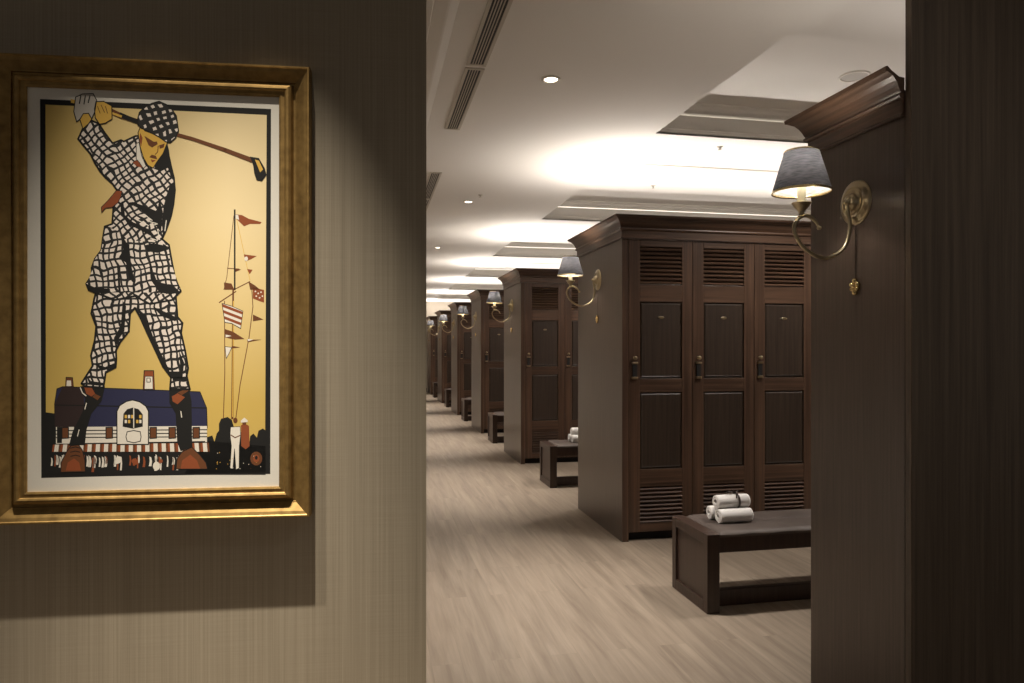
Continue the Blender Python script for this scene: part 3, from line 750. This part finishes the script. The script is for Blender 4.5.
for x0, wd in ((.022, .011),):
    rr = []
    for j in range(29):
        a = 2*math.pi*j/28
        rr.append([(x0, .0388*math.cos(a), .0386*math.sin(a)), (x0+wd, .0388*math.cos(a), .0386*math.sin(a)), (x0+wd, .0402*math.cos(a), .0400*math.sin(a)), (x0, .0402*math.cos(a), .0400*math.sin(a))])
    tw_ribbon.rings(rr, 0, False, True)
for sx, tip in ((-1, (-.050, -.012, .052)), (1, (.030, .014, .048)), (-1, (-.012, -.038, .022)), (-1, (-.024, -.006, .062))):
    tw_ribbon.tube([(.027, 0, .041), (.027+(tip[0]-.0)*.5, tip[1]*.5, .050), (tip[0]+.02, tip[1], tip[2])], .0032, 6)
rib = tw_ribbon.build('ribbon')
stacks = {0: 'on the near bench', 1: 'on the second bench', 2: 'on the third bench'}
used = {'t': False, 'r': False}
for k, where in stacks.items():
    for nm, dx, dy, dz, lab in (('f', .030, .0, .0, 'white rolled towel at the front bottom of the small pile '),
                               ('b', .022, .079, .0, 'white rolled towel at the back bottom of the small pile '),
                               ('t', .034, .036, .0660, 'white rolled towel with dark ribbon topping the pile ')):
        t = t0 if not used['t'] else t0.copy()
        if used['t']: C.objects.link(t)
        used['t'] = True
        t.location = ((1.838, 1.975, 2.02)[k]+dx, BY[k]+.182+dy, .397+.0383+dz)
        t.rotation_euler = (0 if nm != 't' else math.radians(0), 0, math.radians({'f': 2, 'b': -2, 't': 3}[nm]))
        tag(t, lab+where, 'towel', 'rolled towels on the benches')
        if nm == 't':
            rb = rib if not used['r'] else rib.copy()
            if used['r']: C.objects.link(rb)
            used['r'] = True; rb.parent = t

# ================================================================== WALL SCONCES
def catmull(pts, n=8):
    out = []; P_ = [Vector(p) for p in pts]; P_ = [P_[0]*2-P_[1]]+P_+[P_[-1]*2-P_[-2]]
    for i in range(1, len(P_)-2):
        for j in range(n):
            t = j/n; a, b, c, d = P_[i-1:i+3]
            out.append(.5*((2*b)+(c-a)*t+(2*a-5*b+4*c-d)*t*t+(3*b-a-3*c+d)*t**3))
    out.append(P_[-2]); return out
def make_sconce():
    """origin on the panel face at the middle of the back plate, reaching out to -X"""
    r = empty('wall_sconce', (0, 0, 0))
    m = MB([M['brass']])
    m.lathe([(.0001, -.036), (.016, -.035), (.026, -.030), (.031, -.020), (.032, -.013), (.046, -.0125), (.050, -.016), (.055, -.0165), (.060, -.012), (.070, -.009), (.0765, -.005), (.078, 0)], (0, 0, 0), 'X', 40)
    m.lathe([(.0001, -.052), (.006, -.050), (.009, -.044), (.007, -.038), (.012, -.034)], (0, 0, 0), 'X', 16)
    m.build('back_plate', r)
    m = MB([M['brass']])
    path = [(-.034, 0, .0), (-.034, 0, -.03), (-.025, 0, -.09), (-.050, 0, -.160), (-.125, 0, -.197), (-.202, 0, -.165), (-.240, 0, -.108), (-.228, 0, -.066), (-.195, 0, -.052), (-.162, 0, -.068), (-.146, 0, -.092)]
    m.tube(catmull(path, 8), lambda t: .0068 if t < .85 else .0068-.003*(t-.85)/.15, 12)
    m.lathe([(.0001, -.1), (.0062, -.099), (.0085, -.093), (.0062, -.087), (.0001, -.086)], (-.145, 0, 0), 'Z', 12)
    m.lathe([(.0001, .012), (.010, .010), (.013, 0), (.010, -.010), (.0001, -.012)], (-.034, 0, .0), 'Z', 16)
    m.build('arm', r)
    m = MB([M['brass']]); cx = -.213
    m.lathe([(.0001, -.062), (.006, -.060), (.006, -.052), (.011, -.047), (.009, -.042), (.012, -.037), (.022, -.026), (.030, -.013), (.033, -.012), (.033, -.009), (.028, -.008), (.014, -.010), (.0001, -.010)], (cx, 0, 0), 'Z', 28)
    m.build('candle_cup', r)
    m = MB([M['candle']]); m.lathe([(.0145, -.012), (.0145, .060), (.010, .064), (.0001, .064)], (cx, 0, 0), 'Z', 20); m.build('candle_sleeve', r)
    m = MB([M['bulb']]); m.lathe([(.0001, .062), (.007, .064), (.013, .080), (.013, .092), (.008, .108), (.0001, .118)], (cx, 0, 0), 'Z', 16); m.build('bulb', r)
    m = MB([M['shade_out'], M['shade_in'], M['gold']]); zb_, zt_ = .026, .170; rb, rt = .0975, .056
    m.lathe([(rb, zb_), (rt, zt_)], (cx, 0, 0), 'Z', 48, 0); m.lathe([(rt-.0015, zt_), (rb-.0015, zb_)], (cx, 0, 0), 'Z', 48, 1)
    for rr_, zz in ((rb, zb_), (rt, zt_)):
        h = .007 if zz == zb_ else -.006
        s_ = -(rb-rt)/(zt_-zb_)
        m.lathe([(rr_+.0008, zz-.001), (rr_+.0012+s_*h, zz+h), (rr_-.002+s_*h, zz+h), (rr_-.002, zz-.001), (rr_+.0008, zz-.001)], (cx, 0, 0), 'Z', 48, 2)
    m.build('lamp_shade', r, normals=False)
    m = MB([M['ribbon']]); m.tube([(-.004, 0, -.076), (-.004, 0, -.17), (-.004, 0, -.268)], .0006, 6); m.build('pull_cord', r)
    m = MB([M['gold']])
    m.lathe([(.0001, -.018), (.006, -.017), (.009, -.012), (.009, -.003), (.0001, -.002)], (0, 0, -.292), 'X', 16)
    for a, L in ((90, .024), (20, .021), (160, .021), (-38, .020), (218, .020), (-90, .028)):
        ca, sa = math.cos(math.radians(a)), math.sin(math.radians(a))
        pts = [(-.006, ca*t*L, -.292+sa*t*L) for t in (.2, .5, .8, 1.0, 1.15)]
        m.tube(pts, lambda t: .0036+.0062*math.sin(math.pi*min(1, t*.95)), 8)
    m.build('pull_ornament', r)
    return r
sc0 = make_sconce()
sl = ['brass wall lamp with dark shade on the closest veneered end panel at the right',
      'brass wall lamp with dark shade on the side of the nearest full locker bank',
      'brass wall lamp with dark shade on the side of the second full locker bank',
      'brass wall lamp with dark shade on the side of the third full locker bank',
      'small brass wall lamp on the side of the fourth full locker bank',
      'small brass wall lamp on the next to last locker bank',
      'farthest tiny brass wall lamp beside the pale end wall']
for i in range(NB+1):
    s = sc0 if i == 0 else dup(sc0)
    y = 2.160 if i == 0 else FRONT[i-1]+.51
    s.location = (ROW_X-.0003, y, 1.818); tag(s, sl[i], 'wall lamp', 'brass wall sconces on the locker ends')
    l = bpy.data.lights.new('sconce_glow', 'POINT'); l.energy = 3.0; l.color = (1.0, .91, .79); l.shadow_soft_size = .018
    lo = bpy.data.objects.new('sconce_glow', l); C.objects.link(lo); lo.parent = s; lo.location = (-.213, 0, .128)

# ================================================================== CEILING FITTINGS
# downlights
def make_downlight():
    m = MB([M['trimwhite'], M['lens']])
    r = empty('ceiling_downlight', (0, 0, 0))
    m.lathe([(.050, 0), (.050, -.004), (.046, -.007), (.037, -.007), (.033, -.002)], (0, 0, 0), 'Z', 32, 0); m.build('rim', r)
    m = MB([M['lens']]); m.lathe([(.033, -.003), (.02, -.0045), (.0001, -.005)], (0, 0, 0), 'Z', 24, 0); m.build('lens', r)
    return r
d0 = make_downlight()
dl = ['small round recessed downlight nearest in the corridor ceiling', 'small round recessed downlight, second along the corridor ceiling', 'small round recessed downlight, third along the corridor ceiling at the left edge of the opening']
for k in range(3):
    d = d0 if k == 0 else dup(d0)
    d.location = (.91, 3.48+P*k, CEIL); tag(d, dl[k], 'ceiling light', 'corridor downlights')
# linear air grilles
def make_grille(L):
    r = empty('air_grille', (0, 0, 0)); W_ = .096; bd = .016
    m = MB([M['grille']]); 
    for a, b in (((-W_/2, 0, -.006), (-W_/2+bd, L, 0)), ((W_/2-bd, 0, -.006), (W_/2, L, 0)), ((-W_/2+bd, 0, -.006), (W_/2-bd, .016, 0)), ((-W_/2+bd, L-.016, -.006), (W_/2-bd, L, 0))): m.box(a, b)
    m.build('frame', r)
    m = MB([M['black']]); m.box((-W_/2+.008, .008, -.0015), (W_/2-.008, L-.008, -.0005)); m.build('backing', r)
    n = 4
    s0 = None
    for i in range(n):
        x = -W_/2+bd+(W_-2*bd)*(i+1)/(n+1)
        if s0 is None:
            m = MB([M['grille']]); m.box((-.0022, .016, -.0055), (.0022, L-.016, -.0015)); s_ = s0 = m.build('slat', r)
        else: s_ = s0.copy(); C.objects.link(s_); s_.parent = r
        s_.location = (x, 0, 0)
    return r
g0 = make_grille(.98); first = True
gl = ['long dark slotted air grille in the ceiling nearest the camera, top of the opening', 'dark slotted air grille joined end to end beyond the nearest grille',
      'dark slotted air grille farther along at the left edge of the opening', 'dark slotted air grille joined beyond the third one, cut off by the picture wall']
for i, y in enumerate((2.40, 3.415, 5.50, 6.515)):
    g = g0 if i == 0 else dup(g0)
    g.location = (.507, y, CEIL); tag(g, gl[i], 'air vent', 'linear grilles in the corridor ceiling')
# slot diffusers in the ceiling over the banks
s0 = None
for k in range(3):
    if s0 is None:
        m = MB([M['grille'], M['dark']]); m.box((0, -.012, -.004), (1.6, -.004, 0)); m.box((0, .004, -.004), (1.6, .012, 0)); m.box((0, -.004, -.0012), (1.6, .004, -.0004), 0)
        s0 = o = m.build('slot_diffuser')
    else: o = s0.copy(); C.objects.link(o)
    o.location = (1.86, 4.95+P*k, CEIL)
    tag(o, 'thin slot diffuser in the bright ceiling above the '+['nearest full', 'second full', 'third full'][k]+' locker bank', 'air vent', 'slot diffusers above the lockers')
# sprinklers
m = MB([M['grille'], M['brass']]); m.lathe([(.022, 0), (.022, -.003), (.010, -.006), (.007, -.018), (.013, -.020), (.013, -.022), (.0001, -.022)], (0, 0, 0), 'Z', 20, 0)
sp = m.build('ceiling_sprinkler')
for i, (x, y, lab) in enumerate(((.977, 6.24, 'tiny sprinkler head in the corridor ceiling just before the second downlight'),
                                 (2.35, 4.42, 'tiny sprinkler head in the bright ceiling above the front of the nearest full locker bank'),
                                 (2.36, 5.59, 'tiny sprinkler head in the bright ceiling above the back of the nearest full locker bank'))):
    o = sp if i == 0 else sp.copy()
    if i: C.objects.link(o)
    o.location = (x, y, CEIL); tag(o, lab, 'sprinkler', 'ceiling sprinkler heads')
# round loudspeaker in the nearest coffer
M['speaker'] = plain('speaker_cloth', (.50, .48, .45), .9)
r = empty('ceiling_speaker', (2.80, 3.645, CT-.05)); tag(r, 'round white ceiling loudspeaker in the raised coffer above the near aisle', 'speaker')
m = MB([M['trimwhite']]); m.lathe([(.085, 0), (.085, -.005), (.080, -.008), (.074, -.008), (.072, -.004)], (0, 0, 0), 'Z', 40); m.build('rim', r)
m = MB([M['speaker']]); m.lathe([(.072, -.004), (.03, -.006), (.0001, -.0065)], (0, 0, 0), 'Z', 40); m.build('mesh_cover', r)
